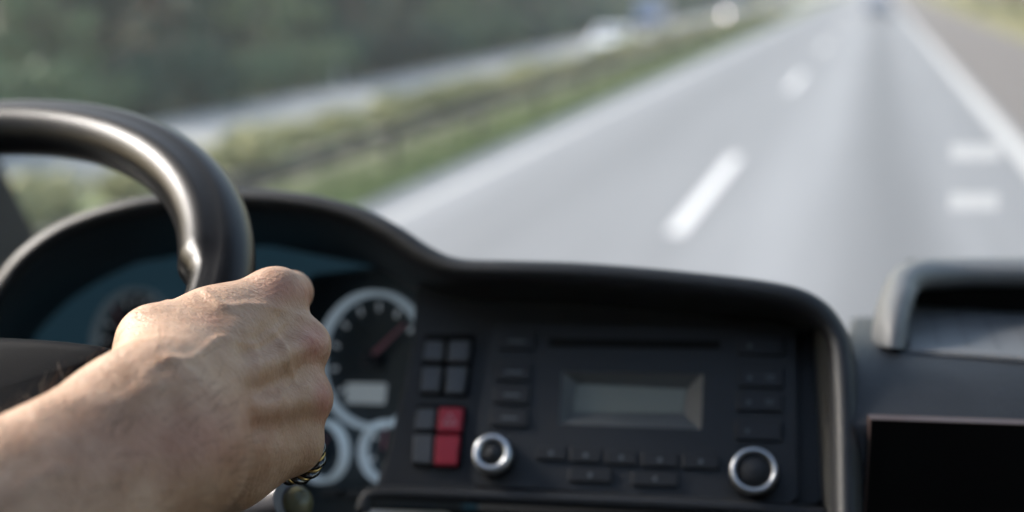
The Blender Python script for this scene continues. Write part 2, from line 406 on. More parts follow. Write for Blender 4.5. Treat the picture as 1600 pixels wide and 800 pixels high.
while y < 320:
    plant(rt, ur, 0, 13+rnd.uniform(-1,3)+y*.02, y, rnd.uniform(0,6.28), rnd.uniform(.8,1.2))
    plant(rt, ur, 1, 8.3+rnd.uniform(-.6,1.2), y+2, rnd.uniform(0,6.28), rnd.uniform(.7,1.1)); y += 5+y*.04

# pale birch by the opposite road and white delineator post
p0 = at(335, 165, 53); bt = thing('birch_tree', (p0[0], p0[1], OZ), 'thin pale leaning birch trunk in front of the dark trees', 'tree')
top = np.array([p0[0]+1.2, p0[1]+1.5, 7.0]); b = MB()
b.tube([(p0[0], p0[1], OZ-.1), (p0[0]+.35, p0[1]+.5, 2.2), (p0[0]+.8, p0[1]+1, 4.6), top], [.13,.11,.08,.04], 9); b.build('trunk', M['bark_pale'], bt)
rng = np.random.default_rng(5)
clump(rng, 700, [(top[0]+rng.uniform(-1,1), top[1]+rng.uniform(-1,1), 5.6+rng.uniform(0,1.8), .7) for _ in range(9)], .1).build('crown', M['leaf_mid'], bt, smooth=0)
pd = at(530, 150, 46)
dp = thing('delineator_post', (pd[0], pd[1], OZ), 'white delineator post with dark band at the edge of the opposite road', 'road post')
MB().prism([(pd[0]-.06,pd[1]-.05,OZ-.05),(pd[0]+.06,pd[1]-.05,OZ-.05),(pd[0]+.04,pd[1]+.05,OZ-.05),(pd[0]-.04,pd[1]+.05,OZ-.05)], (0,0,1.05)).build('post_body', M['post_white'], dp, bevel=.01)
MB().box(pd[0]-.063, pd[0]+.063, pd[1]-.054, pd[1]+.054, OZ+.72, OZ+.86).build('band', M['black'], dp)

# ------------------------------------------------------------------ cars
def car(name, loc, rz, paint, label, kind='car', lit=False, group=None):
    'front towards local -Y'
    t = local(name, loc, label, 'van' if kind == 'van' else 'car', group, rz)
    if kind == 'van':
        L, W, H = 5.6, 1.95, 2.5
        side = [(-2.8,.45),(-2.78,.85),(-2.6,1.1),(-1.95,1.25),(-1.35,2.25),(-1.0,2.45),(2.6,2.5),(2.78,2.3),(2.8,.45)]
        gh = [(-1.86,1.38),(-1.38,2.16),(-.55,2.2),(-.55,1.38)]
    else:
        L, W, H = 4.3, 1.76, 1.45
        side = [(-2.15,.35),(-2.15,.62),(-2.02,.78),(-1.1,.93),(-.35,1.38),(.2,1.45),(1.1,1.42),(1.75,1.02),(2.08,.95),(2.15,.6),(2.12,.35)]
        gh = [(-.92,.95),(-.3,1.33),(.2,1.39),(1.0,1.36),(1.55,1.0)]
    prof = [np.array(p) for p in rpoly(side, .12, 3)]
    b = MB(); rs = []
    for f, ins in ((-1, .10), (-.93, .02), (-.8, 0), (.8, 0), (.93, .02), (1, .10)):
        rs.append([(f*W/2*(1-.13*max(0, (p[1]-.9)/(H-.9))**1.0), p[0]*(1-ins*.08), .35+(p[1]-.35)*(1-ins*.35)) for p in prof])
    b.rings(rs, True, True, True); body = b.build('body', paint, t, smooth=50)
    for s in (-1, 1):
        b = MB(); x = s*(W/2*.90+.022)
        g = [np.array((s*(W/2*(1-.13*max(0, (z-.9)/(H-.9)))+.006), y, z)) for y, z in gh]
        b.prism(g, (-s*.03, 0, 0)); b.build('side_window', M['car_glass'], t)
    # windscreen and rear window, just proud of the body
    if kind == 'van': ws = [(-1.93,1.3),(-1.40,2.2)]; 
    else: ws = [(-1.05,.97),(-.40,1.355)]
    d = np.array([-(ws[1][1]-ws[0][1]), ws[1][0]-ws[0][0]]); d /= np.linalg.norm(d); d = d*.02
    q = [(-W*.42, ws[0][0]+d[0], ws[0][1]+d[1]), (W*.42, ws[0][0]+d[0], ws[0][1]+d[1]), (W*.37, ws[1][0]+d[0], ws[1][1]+d[1]), (-W*.37, ws[1][0]+d[0], ws[1][1]+d[1])]
    MB().prism(q, (0, -d[0]*2, -d[1]*2)).build('windscreen', M['car_glass'], t)
    if kind == 'van': MB().box(-.75, .75, 2.79, 2.815, 1.4, 2.15).build('rear_window', M['car_glass'], t, bevel=.02)
    else:
        MB().prism([(-W*.38,1.74,1.06),(W*.38,1.74,1.06),(W*.33,1.2,1.41),(-W*.33,1.2,1.41)], (0,.03,.03)).build('rear_window', M['car_glass'], t)
    zl = .72 if kind != 'van' else .9; yl = L/2
    for s in (-1, 1):
        b = MB(); b.lathe((s*W*.37, -yl+.12, zl-.04), (0,-1,0), (1,0,0), [(.001,.16),(.07,.155),(.105,.13),(.11,.05),(.11,0)], 20)
        b.build('headlight', M['lamp_on'] if lit else M['lamp_off'], t)
        MB().box(s*W*.40-.13, s*W*.40+.13, yl-.06, yl+.012, zl, zl+.16).build('tail_lamp', M['tail'], t, bevel=.02)
        for yy in (-L*.31, L*.31):
            wr = .32
            wt = MB().lathe((s*(W/2-.2), yy, wr), (s,0,0), (0,1,0), [(.18,0),(wr-.02,0),(wr,.03),(wr,.17),(wr-.03,.205),(.2,.205)], 28, True).build('wheel', M['tyre'], t)
            MB().lathe((s*(W/2-.2), yy, wr), (s,0,0), (0,1,0), [(.21,.206),(.19,.19),(.06,.195),(.001,.205)], 20).build('rim', M['rim'], wt)
    MB().box(-.26, .26, -yl-.012, -yl+.04, .42, .53).build('number_plate', M['plate'], t, bevel=.004)
    MB().box(-.5, .5, -yl-.006, -yl+.05, .56, .66).build('grille', M['black'], t, bevel=.01)
    return t
def onroad(u, v, z):
    d = FV + RV*((u-800)/FPX) + UV*((400-v)/FPX); tt = (z-EYE[2])/d[2]; return EYE+d*tt
q = onroad(958, 54, OZ+1.05); car('white_car', (q[0], q[1], OZ), .0, M['white_paint'], 'white car coming closer on the opposite carriageway in front of the dark trees')
q = onroad(1148, 22, OZ+.68); car('oncoming_car', (q[0], q[1], OZ), .0, M['grey_paint'], 'oncoming car with lit headlights, nearer of the two beyond the white car', lit=True, group='oncoming cars with lit headlights')
q = onroad(1231, 9, OZ+.68); car('oncoming_car', (q[0], q[1], OZ), .0, M['navy_paint'], 'small farthest oncoming car with lit headlights on the opposite carriageway', lit=True, group='oncoming cars with lit headlights')
car('blue_van', (-16.6, 100, OZ), 0, M['blue_paint'], 'blue van driving behind the white car on the opposite carriageway', 'van')
car('car_ahead', (.25, 98, 0), 0, M['navy_paint'], 'dark blue car far ahead in the right lane of the road')

# ------------------------------------------------------------------ truck cab
XL, XR, YB, ZF, ZR = -1.32, 1.46, -.95, 1.35, 3.45
cab = thing('truck_cab', (.1, .3, ZF), 'truck cab interior with brown grey windscreen pillar at the far left', 'truck cab')
MB().box(XL-.05, XR+.05, YB, 1.75, ZF-.1, ZF).build('floor', M['matte'], cab)
HX0, HX1, HY0, HY1 = -.95, 1.05, -.72, .80  # unseen glazed roof opening, added to light the hand and centre panel
b = MB().box(XL-.05, XR+.05, YB, HY0, ZR, ZR+.05).box(XL-.05, XR+.05, HY1, 1.52, ZR, ZR+.05).box(XL-.05, HX0, HY0, HY1, ZR, ZR+.05).box(HX1, XR+.05, HY0, HY1, ZR, ZR+.05)
roof = b.build('roof', M['cab'], cab)
MB().box(HX0-.03, HX1+.03, HY0-.03, HY1+.03, ZR+.055, ZR+.06).build('hatch_glass', M['glass'], roof)
MB().box(XL-.05, XR+.05, YB-.06, YB-.002, ZF, ZR).build('rear_wall', M['cab'], cab)
MB().box(XL-.05, XR+.05, 1.68, 1.75, ZF+.002, 2.0).build('front_wall', M['cab_dark'], cab)
for x0, x1 in ((XL-.05, XL), (XR, XR+.05)):
    d = MB().box(x0, x1, YB, 1.36, ZF+.002, 2.1).box(x0, x1, YB, -.5, 2.102, ZR-.002).box(x0, x1, -.498, 1.1, 3.30, ZR-.002).build('door', M['cab'], cab)
    xm = (x0+x1)/2
    MB().box(xm-.003, xm+.003, -.5, 1.1, 2.1, 3.30).build('door_window', M['glass'], d)
def wsy(z): return 1.36-(z-2.0)*.2
def wsc(x): return .35*(1-((x-.07)/1.39)**2)
for px0, px1, lean in ((XL-.09, -.885, -.12), (XR-.2, XR+.05, .02)):
    z0, z1 = 2.002, ZR-.002
    MB().hexa([(px0,wsy(z0)-.16,z0),(px1,wsy(z0)-.16,z0),(px1,wsy(z0)-.01,z0),(px0,wsy(z0)-.01,z0),(px0,wsy(z1)-.16,z1),(px1+lean*4,wsy(z1)-.16,z1),(px1+lean*4,wsy(z1)-.01,z1),(px0,wsy(z1)-.01,z1)]).build('pillar', M['cab_dark'], cab, bevel=.02, seg=3)
b = MB(); n = 12; ra = []; rb = []
for i in range(n+1):
    x = XL+.0+(XR-XL)*i/n; c = wsc(x)
    ra.append((x, wsy(2.0)+c, 2.0)); rb.append((x, wsy(ZR)+c, ZR))
b.rings([ra, rb], False); ws_ob = b.build('windscreen', M['windscreen'], cab, smooth=60)
MB().box(XL+.3, XR-.3, 1.0, 1.2, ZR-.16, ZR-.12).build('sun_visor', M['cab'], cab, bevel=.01)
# glowing strips that imitate pale ribbed reflections in the glass
def wsx(u, v):
    d = FV + RV*((u-800)/FPX) + UV*((400-v)/FPX)
    tt = 1.5
    for _ in range(12):
        p = EYE+d*tt; y = wsy(p[2])+wsc(p[0])-.004; tt *= y/p[1]
    return EYE+d*tt
def glowmat(name, s):                                   # emission painted over the glass as a reflection
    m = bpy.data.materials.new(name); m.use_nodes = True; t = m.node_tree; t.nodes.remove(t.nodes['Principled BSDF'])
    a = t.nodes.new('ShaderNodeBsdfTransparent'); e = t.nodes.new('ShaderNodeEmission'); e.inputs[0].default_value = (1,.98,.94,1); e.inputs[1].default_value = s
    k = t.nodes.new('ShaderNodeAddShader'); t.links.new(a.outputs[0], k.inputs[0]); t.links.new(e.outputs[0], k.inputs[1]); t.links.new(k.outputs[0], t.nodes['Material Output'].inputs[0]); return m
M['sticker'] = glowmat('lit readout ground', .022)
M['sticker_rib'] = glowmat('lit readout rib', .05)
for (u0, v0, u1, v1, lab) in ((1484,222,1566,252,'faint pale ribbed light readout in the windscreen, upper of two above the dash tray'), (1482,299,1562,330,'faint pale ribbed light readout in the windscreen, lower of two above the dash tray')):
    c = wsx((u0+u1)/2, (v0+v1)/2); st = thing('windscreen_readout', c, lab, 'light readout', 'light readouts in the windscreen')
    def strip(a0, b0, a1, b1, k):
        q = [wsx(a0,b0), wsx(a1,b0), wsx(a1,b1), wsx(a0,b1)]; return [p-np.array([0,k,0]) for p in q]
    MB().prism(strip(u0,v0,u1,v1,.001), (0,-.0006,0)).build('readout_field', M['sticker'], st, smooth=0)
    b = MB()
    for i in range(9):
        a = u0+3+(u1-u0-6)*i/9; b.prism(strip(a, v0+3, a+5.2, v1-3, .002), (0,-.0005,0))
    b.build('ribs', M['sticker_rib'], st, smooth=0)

# ------------------------------------------------------------------ dashboard
dash = thing('dashboard', (.1, .9, ZF), 'black truck dashboard with arched instrument hood and raised storage tray', 'dashboard')
lip = spline([at(*p) for p in [(-150,860,.80),(-125,700,.80),(-80,540,.80),(-5,425,.80),(45,372,.80),(110,333,.80),(200,305,.795),(300,292,.79),(380,289,.785),(480,297,.775),(560,317,.765),(620,345,.755),(675,381,.745),(720,398,.738),
    (800,401,.73),(900,404,.722),(1010,412,.715),(1120,423,.708),(1200,433,.703),(1255,446,.70),(1295,470,.697),(1322,507,.694),(1336,548,.686),(1343,620,.668),(1346,700,.650),(1350,860,.62)]], 150)
def lipsec(i):
    a, c = lip[max(i-1,0)], lip[min(i+1, len(lip)-1)]; t = c-a; t /= np.linalg.norm(t)
    s = i/(len(lip)-1)
    h = lip[i]-EYE; hz = h[2]/np.hypot(h[0], h[1]); h[2] = 0; h /= np.linalg.norm(h); h[2] = hz-.16
    fo = h; sq = np.clip((i/(len(lip)-1)-.80)/.07, 0, 1); fi = h*(1-sq)+np.array([0, 1, .02])*sq
    N = np.cross(t, np.array([0, 1, -.34])); N /= np.linalg.norm(N)
    s_c = np.clip((s-.50)/.08, 0, 1)                       # 0 over the gauges, 1 over the centre panel
    dep = .24*(1-s_c)+.135*s_c; th = .016
    s_r = np.clip((s-.80)/.07, 0, 1)
    dep = dep*(1-s_r)+.10*s_r; spl = -.014*(1-s_r)-.019*s_r
    pr = [(-.05,.42,fo),(-.010,.22,fo),(-.003,.08,fo),(0,.03,fo),(0,.014,fo),(-.0022,.005,fo),(-.0065,.0005,fi),(-.0105,.0015,fi),(-.0135,.007,fi),(-.0155,.018,fi),(-.018,.05,fi),(spl*1.0,dep*.8,fi),(spl-.004,dep,fi)]
    return [lip[i]+N*n+f*k for n, k, f in pr]
b = MB(); b.rings([lipsec(i) for i in range(len(lip))], close=False)
b.f = [tuple(reversed(f)) for f in b.f]
b.build('instrument_hood', M['dash'], dash, smooth=70)

# centre panel plane (tilted back 36 degrees)
CP = Plane((-.122, .706, 2.257), (.998,.052,.041), (.02,-.808,.589))
def plate(pl, pts, h0, h1, r=0, n=5):
    Q = [pl.pt(*pl.xy(u, v, h1), h1) for u, v in pts]
    if r: Q = rpoly(Q, r, n)
    return MB().prism([q - pl.n*(h1-h0) for q in Q][::-1], pl.n*(h1-h0))
plate(CP, [(652,425),(760,440),(1000,455),(1262,478),(1282,520),(1290,700),(1296,792),(1210,792),(583,764),(600,720),(640,560)], -.03, 0, .012).build('centre_panel', M['panel'], dash, bevel=.002)
# grey side column between the panel and the lip
b = MB(); ra = []; rb = []; rc = []
for k in range(12):
    f = k/11; ra.append(CP.px(1268+18*f, 480+330*f, .0)); rb.append(at(1280+20*f, 478+330*f, .735-.065*f)); rc.append(at(np.interp(482+335*f, [470,507,548,620,700,860], [1293,1320,1334,1341,1344,1348])-11, 482+335*f, .704-.066*f))
b.rings([ra, rb, rc], False); b.f = [tuple(reversed(f)) for f in b.f]; b.build('side_column', M['trim'], dash, smooth=60)
# lower ledge and storage slot
led = [CP.px(572+(1225-572)*k/14, 766+27*k/14+3*math.sin(k), .012) for k in range(15)]
led = [CP.px(u, v, .012) for u, v in [(566,800),(572,782),(586,772),(640,772),(760,776),(880,781),(1000,786),(1120,792),(1215,798),(1300,806)]]
MB().tube(spline(led, 40), .0045, 10).build('ledge', M['panel'], dash, smooth=180)
plate(CP, [(560,790),(1310,812),(1330,1100),(520,1060)], -.12, -.11).build('slot_back', M['matte'], dash)
sp = thing('paper_sheet', CP.px(640, 806, -.03), 'white paper sheet lying in the slot under the radio panel', 'paper')
plate(CP, [(572,797),(700,800),(760,860),(540,860)], -.032, -.030, .003).build('sheet', M['paper'], sp)
# right dash: convex roll running to the right door, flat face below
sec = [(.66,1.72-.02),(.66,2.2)]
yz = [(1.6,2.02),(1.1,2.21),(.90,2.27),(.76,2.296),(.722,2.2975),(.704,2.2955),(.688,2.2915),(.674,2.286),(.662,2.2805),(.6545,2.277),(.652,2.2735)]
b = MB(); xs = [-.004,-.002,.003,.010,.05,.2,.6,1.0,XR-.02]; rs = []
for i, x in enumerate(xs):
    dz = (.003,.001,.0,0,0,0,0,0,0)[i]
    rs.append([(x, y+dz*.6+.17*max(0, x)*max(0, min(1, (1.1-y)/.35)), z-dz) for y, z in yz]+[(x, .652+.17*max(0, x), 1.75), (x, 1.6, 1.75)])
b.rings(rs, True, True, True); b.build('right_section', M['dash_soft'], dash, smooth=60)
# black gloss panel with a thin edge strip
FP = Plane((0, .651, 2.1), (1,.17,0), (.17,-1,0.0))
gp = [FP.xy(u, v) for u, v in ((1358,651),(1600,656))]
x0, zt = gp[0][0], gp[0][1]
def fbox(xa, xb, ya, yb, h0, h1, b=None):
    b = b or MB(); return b.hexa([FP.pt(xa,ya,h0),FP.pt(xb,ya,h0),FP.pt(xb,yb,h0),FP.pt(xa,yb,h0),FP.pt(xa,ya,h1),FP.pt(xb,ya,h1),FP.pt(xb,yb,h1),FP.pt(xa,yb,h1)])
fr = fbox(x0, .9, zt-.0006, zt, -.004, .004); fbox(x0, x0+.0006, -.32, zt-.0007, -.004, .004, fr); fr.build('edge_strip', M['edge'], dash)
fbox(x0+.0007, .9, -.32, zt-.0007, -.004, .0032).build('gloss_panel', M['gloss'], dash)
# rest of the dash body under the hood and on the left
MB().box(XL+.01, -.66, .80, 1.30, 1.75, 2.16).build('left_section', M['dash'], dash, bevel=.03, seg=4)
MB().box(-.655, -.02, 1.05, 1.5, 1.75, 2.0).build('inner_section', M['matte'], dash)

# storage tray on top of the right dash
tray = thing('storage_tray', at(1480, 520, .73), 'open storage tray with rounded grey hood on the dash right of the radio', 'storage tray')
tl = spline([at(*p) for p in [(1362,540,.715),(1366,500,.722),(1376,462,.735),(1396,422,.757),(1432,402,.775),(1490,399,.79),(1560,398,.79),(1700,398,.78),(1900,402,.755),(1985,430,.72),(2010,520,.70),(2012,560,.695)]], 90)
def trsec(i):
    a, c = tl[max(i-1,0)], tl[min(i+1, len(tl)-1)]; t = c-a; t /= np.linalg.norm(t)
    fo = np.array([0, 1, -.26]); N = np.cross(t, fo); N /= np.linalg.norm(N); fi = np.array([0,1,-.235])
    pr = [(-.06,.40,fo),(-.012,.18,fo),(-.003,.07,fo),(0,.034,fo),(-.0008,.022,fo),(-.0038,.009,fo),(-.0082,.001,fi),(-.0120,-.0012,fi),(-.0160,.002,fi),(-.0185,.010,fi),(-.0205,.04,fi),(-.022,.16,fi)]
    return [tl[i]+N*n+f*k for n, k, f in pr]
b = MB(); b.rings([trsec(i) for i in range(len(tl))], close=False); b.f = [tuple(reversed(f)) for f in b.f]
M['tray'] = mat('grey tray plastic', (.18,.185,.19), .5, bump=.4, bscale=900)
b.build('tray_hood', M['tray'], tray, smooth=70)
z0 = 2.2995
fl = MB(); fl.hexa([(.028,.722,z0-.005),(.40,.722,z0-.005),(.40,.85,z0-.011),(.028,.85,z0-.011),(.028,.722,z0),(.40,.722,z0),(.40,.85,z0-.006),(.028,.85,z0-.006)])
fl.build('tray_floor', M['tray'], tray, bevel=.003)
b = MB()
for i in range(22):
    for j in range(9):
        b.lathe((.045+i*.016, .738+j*.012, z0+.0006-(.016+j*.012)*.047), (0,0,1), (1,0,0), [(.0011,0),(.0001,.0001)], 8)
b.build('floor_dots', M['black'], tray, smooth=0)
MB().box(.03, .41, .85, .86, z0-.02, z0+.022).build('tray_back', M['matte'], tray)

# ------------------------------------------------------------------ radio
radio = thing('car_radio', CP.px(1005, 640), 'black radio with small grey display between two silver ringed knobs', 'radio')
FT = [(768,506),(1242,511),(1246,786),(734,758)]
H1 = .010
Q = rpoly([CP.px(u, v, H1) for u, v in FT], .006, 5)
D = [(878,580),(1099,584),(1096,671),(874,662)]; DI = [(902,600),(1072,608),(1067,646),(896,645)]
dq = [CP.px(u, v, H1) for u, v in D]
b = MB(); n = len(Q)
# front face as a ring around the display opening
start = [min(range(n), key=lambda i: np.linalg.norm(Q[i]-CP.px(u, v, H1))) for u, v in FT]
vs = Q+dq; fs = []
for k in range(4):
    i, j = start[k], start[(k+1) % 4]; seq = []
    while True:
        seq.append(i)
        if i == j: break
        i = (i+1) % n
    for a, c in zip(seq[:-1], seq[1:]):
        mid = seq[len(seq)//2]
        fs.append((a, c, n+k) if seq.index(a) < len(seq)//2 else (a, c, n+(k+1) % 4))
    fs.append((seq[len(seq)//2], n+(k+1) % 4, n+k))
fs = [tuple(reversed(f)) for f in fs]
b.add(vs, fs)
b.rings([[p-CP.n*.0098 for p in Q], Q], True)
b.build('faceplate', M['panel'], radio, smooth=0)
di = [CP.px(u, v, H1-.0090) for u, v in DI]
fb = MB(); fb.rings([[p for p in dq], di], True); fb.f = [tuple(reversed(f)) for f in fb.f]
frame = fb.build('display_frame', M['bezel'], radio, smooth=0)
MB().add([p+CP.n*.0003 for p in di], [(3,2,1,0)]).build('display', M['lcd'], frame, smooth=0)
plate(CP, [(858,528),(1126,532),(1124,545),(856,541)], H1-.003, H1+.0006, .0008).build('disc_slot', M['matte'], radio)
def q4(u0, v0, u1, v1, sk=-.06, sl=.025):
    cu, cv = (u0+u1)/2, (v0+v1)/2
    f = lambda u, v: (u+sk*(v-cv), v+sl*(u-cu)); return [f(u0,v0), f(u1,v0), f(u1,v1), f(u0,v1)]
LB = [(778,518,834,546),(774,566,829,594),(771,602,827,630),(766,638,825,666)]
RB = [(1152,524,1226,554),(1154,574,1224,604),(1152,612,1223,642),(1149,656,1222,688)]
PB = [(838,697,884,718),(890,700,940,722),(946,704,996,725),(1002,707,1060,729),(1066,710,1124,732)]
QB = [(888,731,956,753),(986,737,1060,759)]
for grp, sk in ((LB,-.08),(RB,0),(PB,-.03),(QB,-.03)):
    for (a, c, e, g) in grp:
        bt_ = plate(CP, q4(a, c, e, g, sk), H1-.002, H1+.0022, .0012).build('button', M['button'], radio, bevel=.0007)
        mk = MB(); cu, cv = (a+e)/2, (c+g)/2+1
        def glyph(pts):
            Qg = [CP.px(u, v, H1+.0024) for u, v in pts]; mk.prism(Qg[::-1], CP.n*.0001)
        if grp is RB:
            glyph([(cu-20,cv-4),(cu-13,cv),(cu-20,cv+5)]); 
            if c > 530 and c < 650: glyph([(cu+8,cv-4),(cu+22,cv-3),(cu+22,cv-1),(cu+8,cv-2)]); glyph([(cu+8,cv+1),(cu+22,cv+2),(cu+22,cv+4),(cu+8,cv+3)])
        elif grp is LB: glyph([(cu-12,cv-2),(cu+14,cv-1),(cu+14,cv+2),(cu-12,cv+1)])
        else: glyph([(cu-3,cv-4),(cu+3,cv-4),(cu+3,cv+3),(cu-3,cv+3)])
        mk.build('button_mark', M['faint'], bt_, smooth=0)
def knob(u, v, ro, ri, h):
    c = CP.px(u, v, h); s = np.linalg.norm(c-EYE)*math.cos(math.atan(math.hypot(u-800, v-400)/FPX))/FPX
    Ro, Ri = ro*s*1.04, ri*s*1.04; o = c-CP.n*h
    k = MB().lathe(o, CP.n, CP.x, [(Ro*1.02,.002),(Ro*1.02,h*.5),(Ro*.98,h*.9),(Ro*.93,h)], 48).build('knob', M['black'], radio, smooth=50)
    MB().lathe(o, CP.n, CP.x, [(Ro*.985,h*.86),(Ro*1.0,h*.93),(Ro*.96,h+.001),((Ro+Ri)/2,h+.0028),(Ri*1.05,h+.0012),(Ri,h-.001)], 56).build('knob_ring', M['silver'], k, smooth=180)
    MB().lathe(o, CP.n, CP.x, [(Ri*1.0,h-.0012),(Ri*.8,h+.0006),(Ri*.4,h+.0016),(.0001,h+.002)], 40).build('knob_cap', M['button'], k, smooth=180)
knob(769, 708, 31, 18, .020); knob(1178, 735, 36.5, 26, .020)

# ------------------------------------------------------------------ switch banks
def bank(fr, keys, lab):
    cu = sum(p[0] for p in fr)/4; cv = sum(p[1] for p in fr)/4
    t = thing('switch_bank', CP.px(cu, cv), lab, 'switches', 'switch banks beside the gauges')
    plate(CP, fr, -.002, .0012, .002).build('bezel', M['matte'], t)
    for pts, m in keys:
        b = plate(CP, pts, .0014, .0052, .0012)
        # rocker halves lean towards the middle of their column
        o = b.build('switch_key', M[m], t, bevel=.0009)
        if m == 'key_red': o['label'] = 'red switch key'
        c = np.mean(np.array(pts), 0)
        if m == 'key_red' and c[1] < 670:
            mk = MB(); 
            for k in range(3):
                tri = [(c[0], c[1]-11), (c[0]+11, c[1]+8), (c[0]-11, c[1]+8)]; a, e = np.array(tri[k]), np.array(tri[(k+1) % 3]); cc = c
                q = [a, e, e+(cc-e)*.34, a+(cc-a)*.34]; mk.prism([CP.px(*p, .0054) for p in q][::-1], CP.n*.0001)
            mk.build('warning_triangle', M['mark_pink'], o, smooth=0)
bank([(664,522),(742,523),(731,619),(654,616)], [([(665,531),(694,532),(690,563),(660,563)],'key'),([(702,531),(735,532),(731,564),(698,564)],'key'),([(660,572),(690,572),(685,612),(656,611)],'key'),([(698,572),(730,572),(724,614),(695,614)],'key')], 'bank of four grey rocker keys left of the radio above the red keys')
bank([(652,632),(729,633),(720,731),(643,728)], [([(652,638),(680,638),(676,671),(647,671)],'key'),([(686,636),(724,637),(720,675),(682,674)],'key_red'),([(646,678),(676,678),(673,725),(644,723)],'key'),([(681,679),(719,680),(714,727),(678,726)],'key_red')], 'lower switch bank with two red and two grey rocker keys')

# ------------------------------------------------------------------ instrument cluster
c0 = at(582, 562, .905)
nW = RV*(-.527)+UV*.081+FV*(-.85)
IP = Plane(c0, np.cross(np.array([0,0,1.]), nW), nW)
clu = thing('instrument_cluster', c0, 'dark blue instrument cluster with silver ringed gauges behind the steering wheel', 'gauges')
plate(IP, [(-180,500),(20,445),(160,388),(420,385),(660,432),(730,800),(600,860),(-200,860)], -.02, -.006).build('cluster_mask', M['cluster'], clu)
plate(IP, [(480,430),(600,415),(720,430),(720,860),(470,860),(462,640)], -.006, -.004, .01).build('gauge_mask', M['dial'], clu)
def gauge(u, v, bpx, wpx, ticks, needle, m='ring', disp=None):
    o = IP.px(u, v); s = .905/FPX*np.linalg.norm(o-EYE)/np.linalg.norm(c0-EYE); Rg = bpx*s
    g = MB().lathe(o, IP.n, IP.x, [(Rg*.97,-.0035),(.0001,-.0035)], 48).build('gauge', M['dial'], clu)
    MB().lathe(o, IP.n, IP.x, [(Rg,-.004),(Rg,.003),(Rg-wpx*s*.4,.006),(Rg-wpx*s*.8,.004),(Rg-wpx*s,-.003)], 64).build('gauge_ring', M[m], g, smooth=60)
    tk = MB()
    for a, L0, L1, wd in ticks:
        ca, sa = math.cos(R(a)), math.sin(R(a)); e = np.array([ca, sa]); f = np.array([-sa, ca])*wd*Rg
        q = [e*L0*Rg-f, e*L1*Rg-f, e*L1*Rg+f, e*L0*Rg+f]; tk.prism([o+IP.x*x+IP.y*y-IP.n*.0033 for x, y in q], IP.n*.0003)
    if ticks: tk.build('tick_marks', M['tick'], g, smooth=0)
    a, L = needle; ca, sa = math.cos(R(a)), math.sin(R(a)); P = lambda x, y: o+IP.x*(ca*x-sa*y)*Rg+IP.y*(sa*x+ca*y)*Rg+IP.n*.004
    MB().prism([P(-.12,-.034), P(L,-.014), P(L,.014), P(-.12,.034)], IP.n*.002).build('needle', M['needle'], g, smooth=0)
    MB().lathe(o, IP.n, IP.x, [(.12*Rg,-.003),(.12*Rg,.006),(.08*Rg,.009),(.0001,.0095)], 24).build('needle_hub', M['key'], g, smooth=60)
    if disp: plate(IP, disp, -.0034, -.002, .002).build('gauge_display', M['lcd_pale'], g)
dig = [(a, .70, .82, .028) for a in range(-35, 226, 26)]
gauge(582, 562, 109, 9.5, dig, (47, .80), disp=[(541,598),(603,599),(600,632),(540,630)])
gauge(503, 705, 49, 9, [(a, .6, .8, .06) for a in (20,160)], (60, .6))
gauge(604, 706, 50, 9, [(a, .6, .8, .06) for a in (150,210)], (88, .7))
gauge(208, 540, 88, 8, [(a, .72, .85, .03) for a in range(0, 181, 20)], (130, .8), m='ring_dim')
for pts in ([(499,762),(528,762),(527,776),(498,776)], [(535,766),(565,766),(563,779),(534,779)]):
    plate(IP, pts, -.004, .004, .002).build('trip_button', M['key'], clu, bevel=.001)

# ------------------------------------------------------------------ steering wheel
WC = np.array([-.4982, .4612, 2.3181]); WB, WG = R(64.37), R(-8.33); WR, Wr = .225, .0162
WN = np.array([math.sin(WG)*math.cos(WB), -math.cos(WG)*math.cos(WB), math.sin(WB)])
WE1 = np.cross(WN, [0,0,1.]); WE1 /= np.linalg.norm(WE1); WE1 = WE1 if WE1[0] > 0 else -WE1
WE2 = np.cross(WN, WE1); WE2 = WE2 if WE2[2] > 0 else -WE2
sw = thing('steering_wheel', WC, 'black leather grained steering wheel with large airbag hub', 'steering wheel')
b = MB(); rs = []; NS = 200; NC = 28
for k in range(NS+1):
    a = 2*math.pi*k/NS; e = math.cos(a)*WE1+math.sin(a)*WE2; c = WC+WR*e; deg = math.degrees(a)
    # thicker padded section over the top, ending in a step just above the hand
    pad = np.clip((deg-27.5)/3.2, 0, 1)*np.clip((163.5-deg)/5, 0, 1)
    ring = []
    for j in range(NC):
        q = 2*math.pi*j/NC; dx, dz = math.cos(q), math.sin(q)            # dx outwards, dz along the axis
        r = Wr*(.935+.0*dx) + .0062*pad*max(0, math.cos(q-R(180)))**1.5 + .0012*pad*max(0, math.cos(q-R(125)))**3
        r -= .0016*math.exp(-((q-R(88))/.20)**2)*np.clip((deg-5)/10, 0, 1)    # seam crease on the driver's side
        ring.append(c+e*dx*r+WN*dz*r)
    rs.append(ring)
b.rings(rs, True); b.build('rim', M['leather'], sw, smooth=180)
HN = np.array([-.05, -.80, .60]); HN /= np.linalg.norm(HN)
HP = Plane(WC-WN*.012+np.array([0,-.02,0]), WE1, HN); WNk = WN; WN = HN
top_px = [(-560,545),(-420,524),(-250,513),(-100,512),(0,516),(90,523),(165,533),(183,548),(150,566),(110,604),(84,650),(60,730),(30,840),(-60,930),(-300,960),(-520,930),(-600,700)]
Q = rpoly([HP.px(u, v) for u, v in top_px], .012, 4)
cen = np.mean(Q, 0)
def inn(p): return (cen-p)/np.linalg.norm(cen-p)
